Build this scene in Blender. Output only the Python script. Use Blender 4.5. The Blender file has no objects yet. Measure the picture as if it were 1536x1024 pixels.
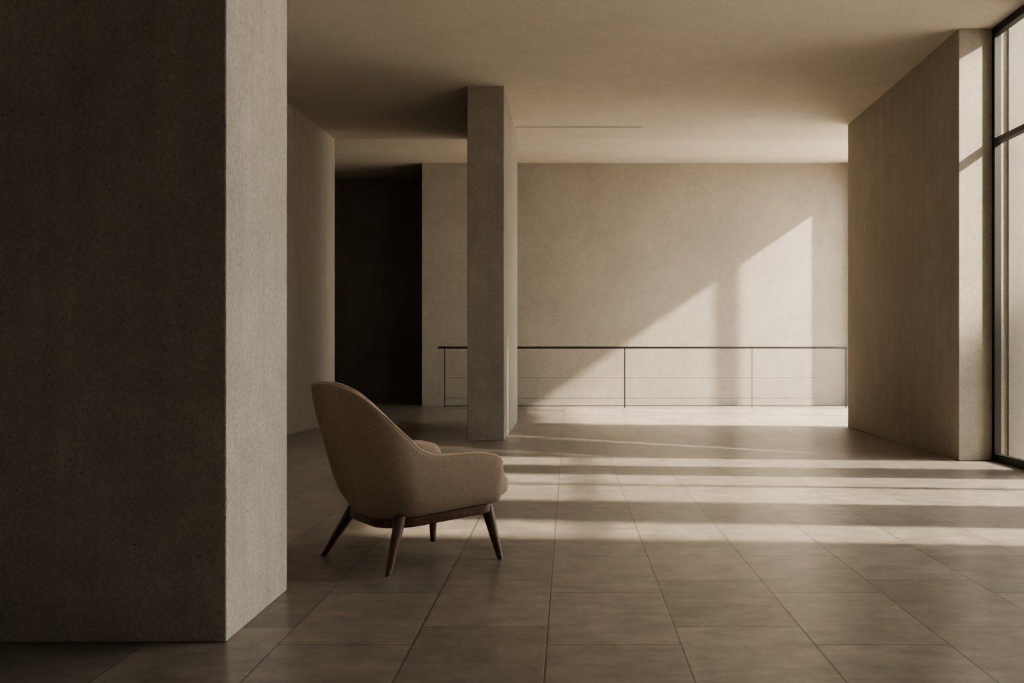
import bpy, bmesh, math
from mathutils import Vector, Matrix
S=bpy.context.scene
COL=S.collection
F=1400.0
# ---------------------------------------------------------------- materials
def newmat(n):
    m=bpy.data.materials.new(n); m.use_nodes=True
    nt=m.node_tree; b=nt.nodes['Principled BSDF']
    return m,nt,b
def N(nt,t,**k):
    n=nt.nodes.new(t)
    for a,v in k.items(): setattr(n,a,v)
    return n
def concrete(name,base,var=0.25,streak=0.15,rough=0.85,pits=True,bump=0.25,fine_amp=.14):
    m,nt,b=newmat(name); L=nt.links.new
    tc=N(nt,'ShaderNodeTexCoord')
    def noise(scale,vec=(1,1,1),det=8,r=0.6):
        mp=N(nt,'ShaderNodeMapping'); mp.inputs['Scale'].default_value=vec
        L(tc.outputs['Object'],mp.inputs['Vector'])
        n=N(nt,'ShaderNodeTexNoise'); n.inputs['Scale'].default_value=scale
        n.inputs['Detail'].default_value=det; n.inputs['Roughness'].default_value=r
        L(mp.outputs[0],n.inputs['Vector']); return n.outputs['Fac']
    def mr(src,a,b_,c,d):
        r=N(nt,'ShaderNodeMapRange'); r.inputs[1].default_value=a; r.inputs[2].default_value=b_
        r.inputs[3].default_value=c; r.inputs[4].default_value=d; L(src,r.inputs[0]); return r.outputs[0]
    def mul(x,y):
        q=N(nt,'ShaderNodeMath',operation='MULTIPLY'); L(x,q.inputs[0]); L(y,q.inputs[1]); return q.outputs[0]
    big=mr(noise(0.9),0.3,0.7,1-var,1+var*0.6)
    med=mr(noise(6.0),0.3,0.7,1-var*0.45,1+var*0.4)
    st=mr(noise(3.0,(5,5,0.25),6),0.3,0.7,1-streak,1+streak)
    fine=mr(noise(80,det=5,r=.7),0.3,0.7,1-fine_amp,1+fine_amp)
    v=mul(mul(big,med),mul(st,fine))
    vo=N(nt,'ShaderNodeTexVoronoi'); vo.inputs['Scale'].default_value=26
    L(tc.outputs['Object'],vo.inputs['Vector'])
    pitm=mr(vo.outputs['Distance'],0.03,0.12,0.45,1.0) if pits else None
    if pits: v=mul(v,pitm)
    cm=N(nt,'ShaderNodeMix',data_type='RGBA',blend_type='MULTIPLY')
    cm.inputs[0].default_value=1.0
    cm.inputs[6].default_value=(*base,1)
    cc=N(nt,'ShaderNodeCombineColor'); 
    for i in range(3): L(v,cc.inputs[i])
    L(cc.outputs[0],cm.inputs[7]); L(cm.outputs[2],b.inputs['Base Color'])
    b.inputs['Roughness'].default_value=rough
    b.inputs['Specular IOR Level'].default_value=0.25
    bp=N(nt,'ShaderNodeBump'); bp.inputs['Strength'].default_value=bump; bp.inputs['Distance'].default_value=0.01
    L(v,bp.inputs['Height']); L(bp.outputs[0],b.inputs['Normal'])
    return m
M_wall=concrete('concrete_wall',(0.325,0.296,0.262),0.11,0.015,pits=False,bump=0.2,fine_amp=.2)
M_side=concrete('concrete_side_wall',(0.38,0.346,0.303),0.10,0.06,pits=False,bump=0.25,fine_amp=.18)
M_pil=concrete('concrete_board_formed',(0.54,0.497,0.447),0.18,0.075,pits=True,bump=0.5,fine_amp=.2)
M_col=concrete('concrete_column_finish',(0.24,0.214,0.184),0.14,0.05,pits=True,bump=0.4,fine_amp=.18)
M_ceil=concrete('ceiling_plaster',(0.47,0.432,0.380),0.07,0.0,pits=False,bump=0.05)
M_dark=concrete('recess_shade',(0.21,0.195,0.178),0.2,0.1,pits=False,bump=0.05)  # corridor darkness is put into this wall colour
M_joint=concrete('dark_joint',(0.12,0.105,0.088),0.2,0.1,pits=False,bump=0.05)
M_ext=concrete('exterior_stone',(0.50,0.46,0.41),0.1,0.0,pits=False)
M_dim_panel=concrete('exterior_dim_panel',(0.165,0.153,0.136),0.1,0.05,pits=False)  # darker than the wall behind, mutes the bright view through the glass

def tilemat():
    m,nt,b=newmat('floor_tile'); L=nt.links.new
    tc=N(nt,'ShaderNodeTexCoord')
    sep=N(nt,'ShaderNodeSeparateXYZ'); L(tc.outputs['Object'],sep.inputs[0])
    ax=N(nt,'ShaderNodeMath',operation='ADD'); ax.inputs[1].default_value=0.075+0.455*40; L(sep.outputs[0],ax.inputs[0])
    ay=N(nt,'ShaderNodeMath',operation='ADD'); ay.inputs[1].default_value=0.68*20-3.365; L(sep.outputs[1],ay.inputs[0])
    cb=N(nt,'ShaderNodeCombineXYZ'); L(ay.outputs[0],cb.inputs[0]); L(ax.outputs[0],cb.inputs[1])
    br=N(nt,'ShaderNodeTexBrick'); L(cb.outputs[0],br.inputs['Vector'])
    br.offset=0.3; br.offset_frequency=2; br.squash=1.0
    br.inputs['Scale'].default_value=1.0; br.inputs['Brick Width'].default_value=0.68
    br.inputs['Row Height'].default_value=0.455; br.inputs['Mortar Size'].default_value=0.0038
    br.inputs['Mortar Smooth'].default_value=0.4
    br.inputs['Color1'].default_value=(0.275,0.242,0.208,1); br.inputs['Color2'].default_value=(0.205,0.181,0.156,1)
    br.inputs['Mortar'].default_value=(0.095,0.083,0.071,1)
    mp=N(nt,'ShaderNodeMapping'); mp.inputs['Scale'].default_value=(1.3,3.2,1); L(tc.outputs['Object'],mp.inputs[0])
    n1=N(nt,'ShaderNodeTexNoise'); n1.inputs['Scale'].default_value=4.0; n1.inputs['Detail'].default_value=9; n1.inputs['Roughness'].default_value=0.72; L(mp.outputs[0],n1.inputs['Vector'])
    n2=N(nt,'ShaderNodeTexNoise'); n2.inputs['Scale'].default_value=6.0; n2.inputs['Detail'].default_value=9; n2.inputs['Roughness'].default_value=0.72; L(tc.outputs['Object'],n2.inputs['Vector'])
    r1=N(nt,'ShaderNodeMapRange'); r1.inputs[1].default_value=.2; r1.inputs[2].default_value=.8; r1.inputs[3].default_value=.60; r1.inputs[4].default_value=1.40; L(n1.outputs[0],r1.inputs[0])
    r2=N(nt,'ShaderNodeMapRange'); r2.inputs[1].default_value=.2; r2.inputs[2].default_value=.8; r2.inputs[3].default_value=.58; r2.inputs[4].default_value=1.42; L(n2.outputs[0],r2.inputs[0])
    mu=N(nt,'ShaderNodeMath',operation='MULTIPLY'); L(r1.outputs[0],mu.inputs[0]); L(r2.outputs[0],mu.inputs[1])
    vm=N(nt,'ShaderNodeVectorMath',operation='SCALE'); L(br.outputs['Color'],vm.inputs[0]); L(mu.outputs[0],vm.inputs['Scale'])
    L(vm.outputs[0],b.inputs['Base Color'])
    b.inputs['Roughness'].default_value=0.29
    b.inputs['Specular IOR Level'].default_value=0.62
    sb=N(nt,'ShaderNodeMath',operation='MULTIPLY'); sb.inputs[1].default_value=-1.0; L(br.outputs['Fac'],sb.inputs[0])
    bp=N(nt,'ShaderNodeBump'); bp.inputs['Strength'].default_value=0.35; bp.inputs['Distance'].default_value=0.003
    L(sb.outputs[0],bp.inputs['Height']); L(bp.outputs[0],b.inputs['Normal'])
    return m
M_tile=tilemat()
def simple(name,col,rough,metal=0.0,nscale=40,nv=0.12,stretch=(1,1,1),sheen=0,bump=0.1):
    m,nt,b=newmat(name); L=nt.links.new
    tc=N(nt,'ShaderNodeTexCoord'); mp=N(nt,'ShaderNodeMapping'); mp.inputs['Scale'].default_value=stretch; L(tc.outputs['Object'],mp.inputs[0])
    n=N(nt,'ShaderNodeTexNoise'); n.inputs['Scale'].default_value=nscale; n.inputs['Detail'].default_value=6; L(mp.outputs[0],n.inputs['Vector'])
    cr=N(nt,'ShaderNodeValToRGB'); cr.color_ramp.elements[0].position=.3; cr.color_ramp.elements[1].position=.7
    cr.color_ramp.elements[0].color=(*[c*(1-nv) for c in col],1); cr.color_ramp.elements[1].color=(*[c*(1+nv) for c in col],1)
    L(n.outputs[0],cr.inputs[0]); L(cr.outputs[0],b.inputs['Base Color'])
    b.inputs['Roughness'].default_value=rough; b.inputs['Metallic'].default_value=metal
    if sheen:
        b.inputs['Sheen Weight'].default_value=sheen; b.inputs['Sheen Roughness'].default_value=0.5
        b.inputs['Sheen Tint'].default_value=(0.9,0.78,0.65,1)
    bp=N(nt,'ShaderNodeBump'); bp.inputs['Strength'].default_value=bump; bp.inputs['Distance'].default_value=0.002
    L(n.outputs[0],bp.inputs['Height']); L(bp.outputs[0],b.inputs['Normal'])
    return m
M_fab=simple('taupe_fabric',(0.352,0.276,0.219),0.9,nscale=230,nv=0.25,sheen=0.25,bump=0.4)
M_pipe=simple('piping_fabric',(0.54,0.435,0.35),0.85,nscale=260,nv=0.15,sheen=0.3,bump=0.3)
M_wood=simple('dark_walnut',(0.105,0.060,0.041),0.36,nscale=14,nv=0.4,stretch=(6,6,1))
M_black=simple('black_metal',(0.008,0.008,0.008),0.5,0.0,nscale=30)
M_wire=simple('grey_wire',(0.14,0.125,0.105),0.5,0.5,nscale=30)
mg,nt,b=newmat('window_glass')
gl=N(nt,'ShaderNodeBsdfGlossy'); gl.inputs['Roughness'].default_value=0.02
tr=N(nt,'ShaderNodeBsdfTransparent'); mx=N(nt,'ShaderNodeMixShader'); mx.inputs[0].default_value=0.05
tr.inputs[0].default_value=(0.97,0.98,0.96,1)
nt.links.new(tr.outputs[0],mx.inputs[1]); nt.links.new(gl.outputs[0],mx.inputs[2])
nt.links.new(mx.outputs[0],nt.nodes['Material Output'].inputs['Surface']); M_glass=mg

# ---------------------------------------------------------------- helpers
def obj_from_bm(name,bm,mat,smooth=False,loc=None):
    bmesh.ops.recalc_face_normals(bm,faces=bm.faces[:])
    me=bpy.data.meshes.new(name); 
    if loc is not None: bmesh.ops.translate(bm,verts=bm.verts[:],vec=-Vector(loc))
    bm.to_mesh(me); bm.free()
    if smooth:
        for p in me.polygons: p.use_smooth=True
    me.materials.append(mat)
    o=bpy.data.objects.new(name,me); COL.objects.link(o)
    if loc is not None: o.location=loc
    return o
def add_box(bm,x0,x1,y0,y1,z0,z1):
    vs=[bm.verts.new(p) for p in [(x0,y0,z0),(x1,y0,z0),(x1,y1,z0),(x0,y1,z0),(x0,y0,z1),(x1,y0,z1),(x1,y1,z1),(x0,y1,z1)]]
    for f in [(0,1,2,3),(4,5,6,7),(0,1,5,4),(1,2,6,5),(2,3,7,6),(3,0,4,7)]: bm.faces.new([vs[i] for i in f])
def box(name,mat,*bx,bev=0,**props):
    bm=bmesh.new()
    for q in bx: add_box(bm,*q)
    o=obj_from_bm(name,bm,mat)
    if bev:
        md=o.modifiers.new('bev','BEVEL'); md.width=bev; md.segments=2
    for k,v in props.items(): o[k]=v
    return o
def prism(name,mat,foot,z0,z1,bev=0,**props):
    bm=bmesh.new()
    a=[bm.verts.new((x,y,z0)) for x,y in foot]; c=[bm.verts.new((x,y,z1)) for x,y in foot]
    bm.faces.new(a); bm.faces.new(c); n=len(foot)
    for i in range(n): bm.faces.new([a[i],a[(i+1)%n],c[(i+1)%n],c[i]])
    o=obj_from_bm(name,bm,mat)
    if bev:
        md=o.modifiers.new('bev','BEVEL'); md.width=bev; md.segments=2
    for k,v in props.items(): o[k]=v
    return o
ST=dict(kind='structure')
HC=3.88; HB=4.33; YK=12.08; YF=12.76; YB=16.67
# ---------------------------------------------------------------- shell of the room
box('floor',M_tile,(-7.2,3.95,-6.2,8.38,-0.2,0),(-7.2,5.15,8.38,18.4,-0.2,0),label='large-format taupe stone tile floor',**ST)
box('ground',M_ext,(3.95,40,-20,8.38,-0.3,-0.06),(5.25,40,8.38,40,-0.3,-0.06),label='pale paved ground outside the windows',**ST)
def ceil():
    bm=bmesh.new()
    def ext(pr,x0,x1):
        a=[bm.verts.new((x0,y,z)) for y,z in pr]; c=[bm.verts.new((x1,y,z)) for y,z in pr]
        bm.faces.new(a); bm.faces.new(c); n=len(pr)
        for i in range(n): bm.faces.new([a[i],a[(i+1)%n],c[(i+1)%n],c[i]])
    ext([(-6.2,HC),(YF,HC),(YB,HB),(18.4,HB),(18.4,HB+.35),(-6.2,HB+.35)],-7.2,3.93)
    ext([(8.38,HC),(YF,HC),(YB,HB),(18.4,HB),(18.4,HB+.35),(8.38,HB+.35)],3.93,5.2)
    o=obj_from_bm('ceiling',bm,M_ceil); o['kind']='structure'; o['label']='smooth warm plaster ceiling rising gently at the end'
ceil()
box('wall_back',M_wall,(-2.62,5.1,YB,18.2,0,HB),label='beige concrete wall behind the railing',**ST)
box('wall_recess',M_dark,(-7.0,-2.62,18.2,18.4,0,HB),(-7.2,-7.0,12.76,18.4,0,HB),label='wall deep in the recess with its darkness put into the colour',**ST)
def lx(y): return -3.20-.043*(YF-y)
prism('wall_left',M_side,[(lx(-6.0),-6.0),(lx(YF),YF),(-7.0,YF),(-7.0,12.4),(-4.4,12.4),(-4.4,-6.0)],0,HC,label='beige concrete side wall',**ST)
box('wall_rear',M_side,(-4.4,4.0,-6.2,-6.0,0,HC),**ST)
prism('wall_right',M_side,[(3.503,8.38),(5.12,8.38),(5.12,11.97),(3.58,11.97)],0,HC,bev=0.006,label='thick beige concrete wall beside the window',**ST)
XW=3.83
box('wall_side',M_side,(XW-.02,XW+.10,-6.0,-1.2,0,HC),(XW-.02,XW+.10,-0.8,3.25,0,HC),(XW-.02,XW+.10,4.42,4.57,0,HC),(XW-.02,XW+.10,5.17,5.80,0,HC),(XW-.02,XW+.10,7.22,7.70,0,HC),(XW+.10,4.48,7.58,7.70,0,HC+.3),label='concrete piers between the windows and an added light-blocking fin',**ST)  # last box is an added unseen fin, stops the pilaster spot spilling indoors
box('wall_end',M_side,(5.1,5.2,16.36,18.3,0,HB),(5.1,5.2,11.97,16.36,4.02,HB),label='concrete wall around the far opening',**ST)
box('sun_blocker',M_ext,(9.0,9.5,2.55,4.12,-.06,8.4),label='added unseen slab blocking sun at the fill window',**ST)  # added slab out of view, keeps direct sun off the fill window
box('trim_1',M_joint,(-0.70,0.96,YK-.012,YK+.004,HC-.004,HC+.01),label='thin dark ceiling joint',**ST)
box('trim_2',M_dim_panel,(3.94,5.12,8.355,8.379,-.06,HC+.3),label='added darker panel toning down the view outside the window',**ST)  # added panel over the wall face so the window view stays muted

box('concrete_pillar',M_pil,(-3.5,-1.17,3.19,3.88,0,HC),bev=0.006,label='massive dark board-formed concrete pillar on the tiled floor',category='pillar')
box('concrete_column',M_col,(-1.11,-0.708,10.22,12.88,0,HC+.03),bev=0.008,label='tall slender rectangular concrete column beyond the armchair',category='column')

# ---------------------------------------------------------------- windows
def window(i,x,y0,y1,z1,mull=(),trans=2.86,d=0.06,w=0.07):
    bx=[(x-.03,x-.03+d,y0,y1,0.0,0.07),(x-.03,x-.03+d,y0,y1,z1-.07,z1),
        (x-.03,x-.03+d,y0,y0+w,0.07,z1-.07),(x-.03,x-.03+d,y1-w,y1,0.07,z1-.07)]
    if trans: bx.append((x-.03,x-.03+d,y0+w,y1-w,trans-.025,trans+.025))
    for m in mull: bx.append((x-.03,x-.03+d,m[0],m[1],0.07,z1-.07))
    o=box('window_%d'%i,M_black,*bx,label='tall black-framed window letting in daylight',**ST)
    g=box('glass_pane',M_glass,(x+.002,x+.008,y0+.02,y1-.02,0.05,z1-.05)); g.parent=o; g['kind']='structure'
    return o
window(1,XW,7.70,8.38,HC,w=0.055)
window(2,XW,5.80,7.22,HC,mull=[(6.57,6.66)])
window(3,XW,4.57,5.17,HC)
window(4,5.14,11.98,16.36,4.02,mull=[(15.70,15.84),(13.9,13.95)],trans=0,w=0.02)
window(5,XW,-1.2,-0.8,HC)  # added opening out of view, fill for foreground floor and chair
window(6,XW,3.25,4.42,HC)  # added opening out of view, sky fill for chair and pillar side

# ---------------------------------------------------------------- railing
RS=87.0
YR=F/RS
def rx(px): return (px-853)/RS
rail=bpy.data.objects.new('railing',None); COL.objects.link(rail); rail.location=(1.3,YR,0)
rail['label']='slim black metal railing with thin horizontal wires before the concrete wall'; rail['category']='railing'
def child(o,p):
    o.parent=p; o.matrix_parent_inverse=Matrix.Translation(-p.location)
    return o
child(box('handrail',M_black,(rx(657),rx(1271),YR-.018,YR+.018,1.014,1.052),bev=0.004),rail)
for x,w in [(rx(667),.007),(rx(937),.011),(rx(1128),.005),(rx(1269),.012)]:
    child(box('post',M_black,(x-w,x+w,YR-w,YR+w,0,1.016)),rail)
for z in (.52,.16):
    child(box('wire',M_wire,(rx(667),rx(1269),YR-.003,YR+.003,z-.004,z+.004)),rail)
child(box('bottom_rail',M_black,(rx(667),rx(1269),YR-.006,YR+.006,.02,.034)),rail)

# ---------------------------------------------------------------- armchair
CH=bpy.data.objects.new('lounge_armchair',None); COL.objects.link(CH)
CH.location=(-0.762,4.51,0); CH.rotation_euler=(0,0,math.radians(35.5))
CH['label']='taupe upholstered lounge armchair with curved shell back and dark wooden legs'; CH['category']='armchair'
def interp(x,pts):
    if x<=pts[0][0]: return pts[0][1]
    for i in range(len(pts)-1):
        (a,b_),(c,d)=pts[i],pts[i+1]
        if x<=c:
            t=(x-a)/(c-a)
            p0=pts[i-1][1] if i>0 else b_; x0=pts[i-1][0] if i>0 else a-(c-a)
            p3=pts[i+2][1] if i+2<len(pts) else d; x3=pts[i+2][0] if i+2<len(pts) else c+(c-a)
            m1=(d-p0)/(c-x0)*(c-a); m2=(p3-b_)/(x3-a)*(c-a)
            t2=t*t;t3=t2*t
            return (2*t3-3*t2+1)*b_+(t3-2*t2+t)*m1+(-2*t3+3*t2)*d+(t3-t2)*m2
    return pts[-1][1]
Wz=[(.25,.285),(.32,.318),(.42,.338),(.53,.340),(.65,.338),(.76,.325),(.85,.300)]
Bz=[(.25,-.265),(.32,-.30),(.42,-.335),(.53,-.365),(.65,-.395),(.76,-.422),(.85,-.440)]
Fz=[(.25,.275),(.32,.283),(.42,.280),(.53,.258),(.85,.24)]
Rz=[(.25,.20),(.5,.21),(.85,.165)]
Ht=[(0,.852),(.12,.852),(.21,.849),(.28,.834),(.328,.809),(.383,.744),(.443,.636),(.49,.574),(.55,.542),(.63,.530),(.75,.529),(.85,.530),(.93,.525),(1.0,.512)]
A1,A2=.22,.45
def plan(t,z):
    W=interp(z,Wz); ub=interp(z,Bz); uf=interp(z,Fz); R=interp(z,Rz)
    a=abs(t); sg=1 if t>=0 else -1
    if a>=A2:
        k=(a-A2)/(1-A2); return Vector((ub+R+(uf-ub-R)*k, sg*W, 0))
    if a>=A1:
        an=(a-A1)/(A2-A1)*math.pi/2
        return Vector((ub+R-R*math.cos(an), sg*(W-R+R*math.sin(an)),0))
    return Vector((ub, sg*(W-R)*(a/A1),0))
def P(t,z):
    p=plan(t,z); p.z=z; return p
def inward(t,z):
    e=.01
    a=plan(max(-1,t-e),z); c=plan(min(1,t+e),z); d=(c-a).normalized()
    n=Vector((-d.y,d.x,0))
    return n if n.dot(Vector((.05,0,0))-plan(t,z))>0 else -n
TH=.055
def section(t,hd=0,shr=1.0,fwd=0):
    zb=.25+.02*(plan(t,.3).x/.3)
    h=interp(abs(t),Ht)-hd
    r=TH/2*shr
    NV=16; out=[]; inn=[]
    ztop=h-TH/2*shr
    for i in range(NV+1):
        z=zb+(ztop-zb)*i/NV
        p=P(t,z); n=inward(t,z); mid=p+n*TH/2
        k=1.0
        if i<3: k=[.55,.85,.97][i]
        out.append(mid-n*r*k); inn.append(mid+n*r*k)
    p=P(t,ztop); n=inward(t,ztop); mid=p+n*TH/2
    arc=[]
    for j in range(1,9):
        a=math.pi*j/9
        arc.append(mid-n*r*math.cos(a)+Vector((0,0,r*math.sin(a))))
    sec=out+arc+inn[::-1]
    f=Vector((fwd,0,0))
    return [q+f for q in sec]
bm=bmesh.new(); rows=[]
ts=[-1+2*i/140 for i in range(141)]
K=9
def endsecs(sg):
    L=[]
    for k in range(1,K+1):
        a=math.pi/2*k/K
        L.append(section(sg,hd=.085*(1-math.cos(a)),shr=max(.02,math.cos(a)**.7),fwd=.05*math.sin(a)))
    return L
secs=endsecs(-1)[::-1]+[section(t,hd=0) for t in ts]+endsecs(1)
for s_ in secs: rows.append([bm.verts.new(p) for p in s_])
for a,c in zip(rows[:-1],rows[1:]):
    n=len(a)
    for i in range(n): bm.faces.new([a[i],a[(i+1)%n],c[(i+1)%n],c[i]])
bm.faces.new(rows[0]); bm.faces.new(rows[-1])
shell=obj_from_bm('upholstered_shell',bm,M_fab,True); shell.parent=CH
shell['label']='curved taupe fabric shell forming back and arms'
def tube(name,pts,rad,mat,closed=False,seg=8):
    bm=bmesh.new(); rings=[]; n=len(pts)
    for i,p in enumerate(pts):
        a=pts[i-1] if (i>0 or closed) else pts[i]; c=pts[(i+1)%n] if (i<n-1 or closed) else pts[i]
        d=(c-a).normalized(); up=Vector((0,0,1))
        if abs(d.z)>.95: up=Vector((0,1,0))
        s1=d.cross(up).normalized(); s2=s1.cross(d).normalized()
        rings.append([bm.verts.new(p+(s1*math.cos(2*math.pi*k/seg)+s2*math.sin(2*math.pi*k/seg))*rad) for k in range(seg)])
    m=n if closed else n-1
    for i in range(m):
        a=rings[i]; c=rings[(i+1)%n]
        for k in range(seg): bm.faces.new([a[k],a[(k+1)%seg],c[(k+1)%seg],c[k]])
    if not closed: bm.faces.new(rings[0]); bm.faces.new(rings[-1])
    return obj_from_bm(name,bm,mat,True)
pp=[]
idx=18
for s_ in secs[3:-3]: pp.append(s_[idx].copy())
o=tube('piping',pp,.0052,M_pipe); o.parent=CH
def slab(name,u0,u1,w,z0,z1,mat,R=.12,er=.03):
    bm=bmesh.new(); loops=[]
    def ring(inset,z):
        pts=[]
        for (cx,cy,a0) in [(u1-R,w-R,0),(u0+R,w-R,90),(u0+R,-w+R,180),(u1-R,-w+R,270)]:
            for k in range(9):
                a=math.radians(a0+90*k/8)
                pts.append((cx+(R-inset)*math.cos(a),cy+(R-inset)*math.sin(a),z))
        return [bm.verts.new(p) for p in pts]
    for k in range(6):
        a=math.pi/2*k/5; loops.append(ring(er*(1-math.sin(a)),z0+er*(1-math.cos(a))))
    for k in range(6):
        a=math.pi/2*k/5; loops.append(ring(er*(1-math.cos(a)),z1-er+er*math.sin(a)))
    for a,c in zip(loops[:-1],loops[1:]):
        n=len(a)
        for i in range(n): bm.faces.new([a[i],a[(i+1)%n],c[(i+1)%n],c[i]])
    bm.faces.new(loops[0]); bm.faces.new(loops[-1])
    o=obj_from_bm(name,bm,mat,True); o.parent=CH
    return o
slab('seat_cushion',-.22,.418,.270,.290,.40,M_fab,R=.075,er=.045)
slab('seat_base',-.22,.30,.235,.245,.305,M_fab,R=.17,er=.02)
def ringpath(u0,u1,w,R,Rf):
    pts=[]
    for (cx,cy,a0,r) in [(u1-Rf,w-Rf,0,Rf),(u0+R,w-R,90,R),(u0+R,-w+R,180,R),(u1-Rf,-w+Rf,270,Rf)]:
        for k in range(14):
            a=math.radians(a0+90*k/13); pts.append((cx+r*math.cos(a),cy+r*math.sin(a),math.cos(a),math.sin(a)))
    return pts
bm=bmesh.new(); rp=ringpath(-.235,.305,.262,.16,.06); rings=[]
for (x,y,nx,ny) in rp:
    dz=.02*x/.3; r=[]
    for (o_,z) in [(.012,.205),(.018,.212),(.018,.247),(-.012,.247),(-.016,.242),(-.014,.205)]:
        r.append(bm.verts.new((x+nx*o_,y+ny*o_,z+dz)))
    rings.append(r)
for i in range(len(rings)):
    a=rings[i]; c=rings[(i+1)%len(rings)]
    for k in range(6): bm.faces.new([a[k],a[(k+1)%6],c[(k+1)%6],c[k]])
fr=obj_from_bm('base_frame',bm,M_wood,True); fr.parent=CH
fr.modifiers.new('es','EDGE_SPLIT').split_angle=math.radians(40)
def leg(top,tip):
    bm=bmesh.new(); top=Vector(top); tip=Vector(tip); rings=[]
    d=(tip-top)
    out=Vector((d.x,d.y,0)).normalized(); side=Vector((-out.y,out.x,0))
    for k in range(13):
        f=k/12; c=top+d*f
        ra=.033*(1-f)+.015*f; rb=.028*(1-f)+.014*f
        rings.append([bm.verts.new(c+out*ra*math.cos(a)+side*rb*math.sin(a)) for a in [2*math.pi*j/16 for j in range(16)]])
    for a,c in zip(rings[:-1],rings[1:]):
        for i in range(16): bm.faces.new([a[i],a[(i+1)%16],c[(i+1)%16],c[i]])
    bm.faces.new(rings[0]); bm.faces.new(rings[-1])
    o=obj_from_bm('leg',bm,M_wood,True); o.parent=CH
    o.modifiers.new('es','EDGE_SPLIT').split_angle=math.radians(50)
leg((-.165,-.236,.248),(-.255,-.295,0))
leg((-.205,.19,.243),(-.335,.270,0))
leg((.278,-.238,.260),(.325,-.295,0))
leg((.22,.20,.256),(.255,.265,0))

# ---------------------------------------------------------------- lights
sun=bpy.data.lights.new('sun','SUN'); sun.energy=20; sun.color=(1,.845,.68); sun.angle=math.radians(2.2)
so=bpy.data.objects.new('sun',sun); COL.objects.link(so)
d=Vector((-1,.085,-.77)); so.rotation_euler=d.to_track_quat('-Z','Y').to_euler(); so.location=(20,2,12)
def spot(name,loc,aim,e,size,blend,soft):
    sp=bpy.data.lights.new(name,'SPOT'); sp.energy=e; sp.color=(1,.845,.68); sp.spot_size=math.radians(size); sp.spot_blend=blend; sp.shadow_soft_size=soft
    o=bpy.data.objects.new(name,sp); COL.objects.link(o); o.location=loc
    o.rotation_euler=(Vector(aim)-Vector(loc)).to_track_quat('-Z','Y').to_euler()
spot('wall_patch_spot',(20,10,14.15),(5.1,15,2.0),170000,26,.2,.3)  # added spot standing in for sun on the back wall
spot('pilaster_spot',(12,3.2,8.6),(3.66,8.36,2.55),40000,13,.6,.15)  # added spot brightening the wall end beside the window
w=bpy.data.worlds.new('World'); S.world=w; w.use_nodes=True
bg=w.node_tree.nodes['Background']; bg.inputs[0].default_value=(1.0,.952,.895,1); bg.inputs[1].default_value=11.5

# ---------------------------------------------------------------- camera
cd=bpy.data.cameras.new('camera'); cam=bpy.data.objects.new('camera',cd); COL.objects.link(cam)
cam.location=(0,0,1.0); cam.rotation_euler=(math.radians(90),0,0)
cd.sensor_width=36; cd.lens=F/1536*36; cd.shift_x=-85/1536; cd.shift_y=12/1536
cd.clip_start=.05
S.camera=cam
S.view_settings.view_transform='AgX'
S.view_settings.look='AgX - Medium High Contrast'
S.view_settings.exposure=-0.33
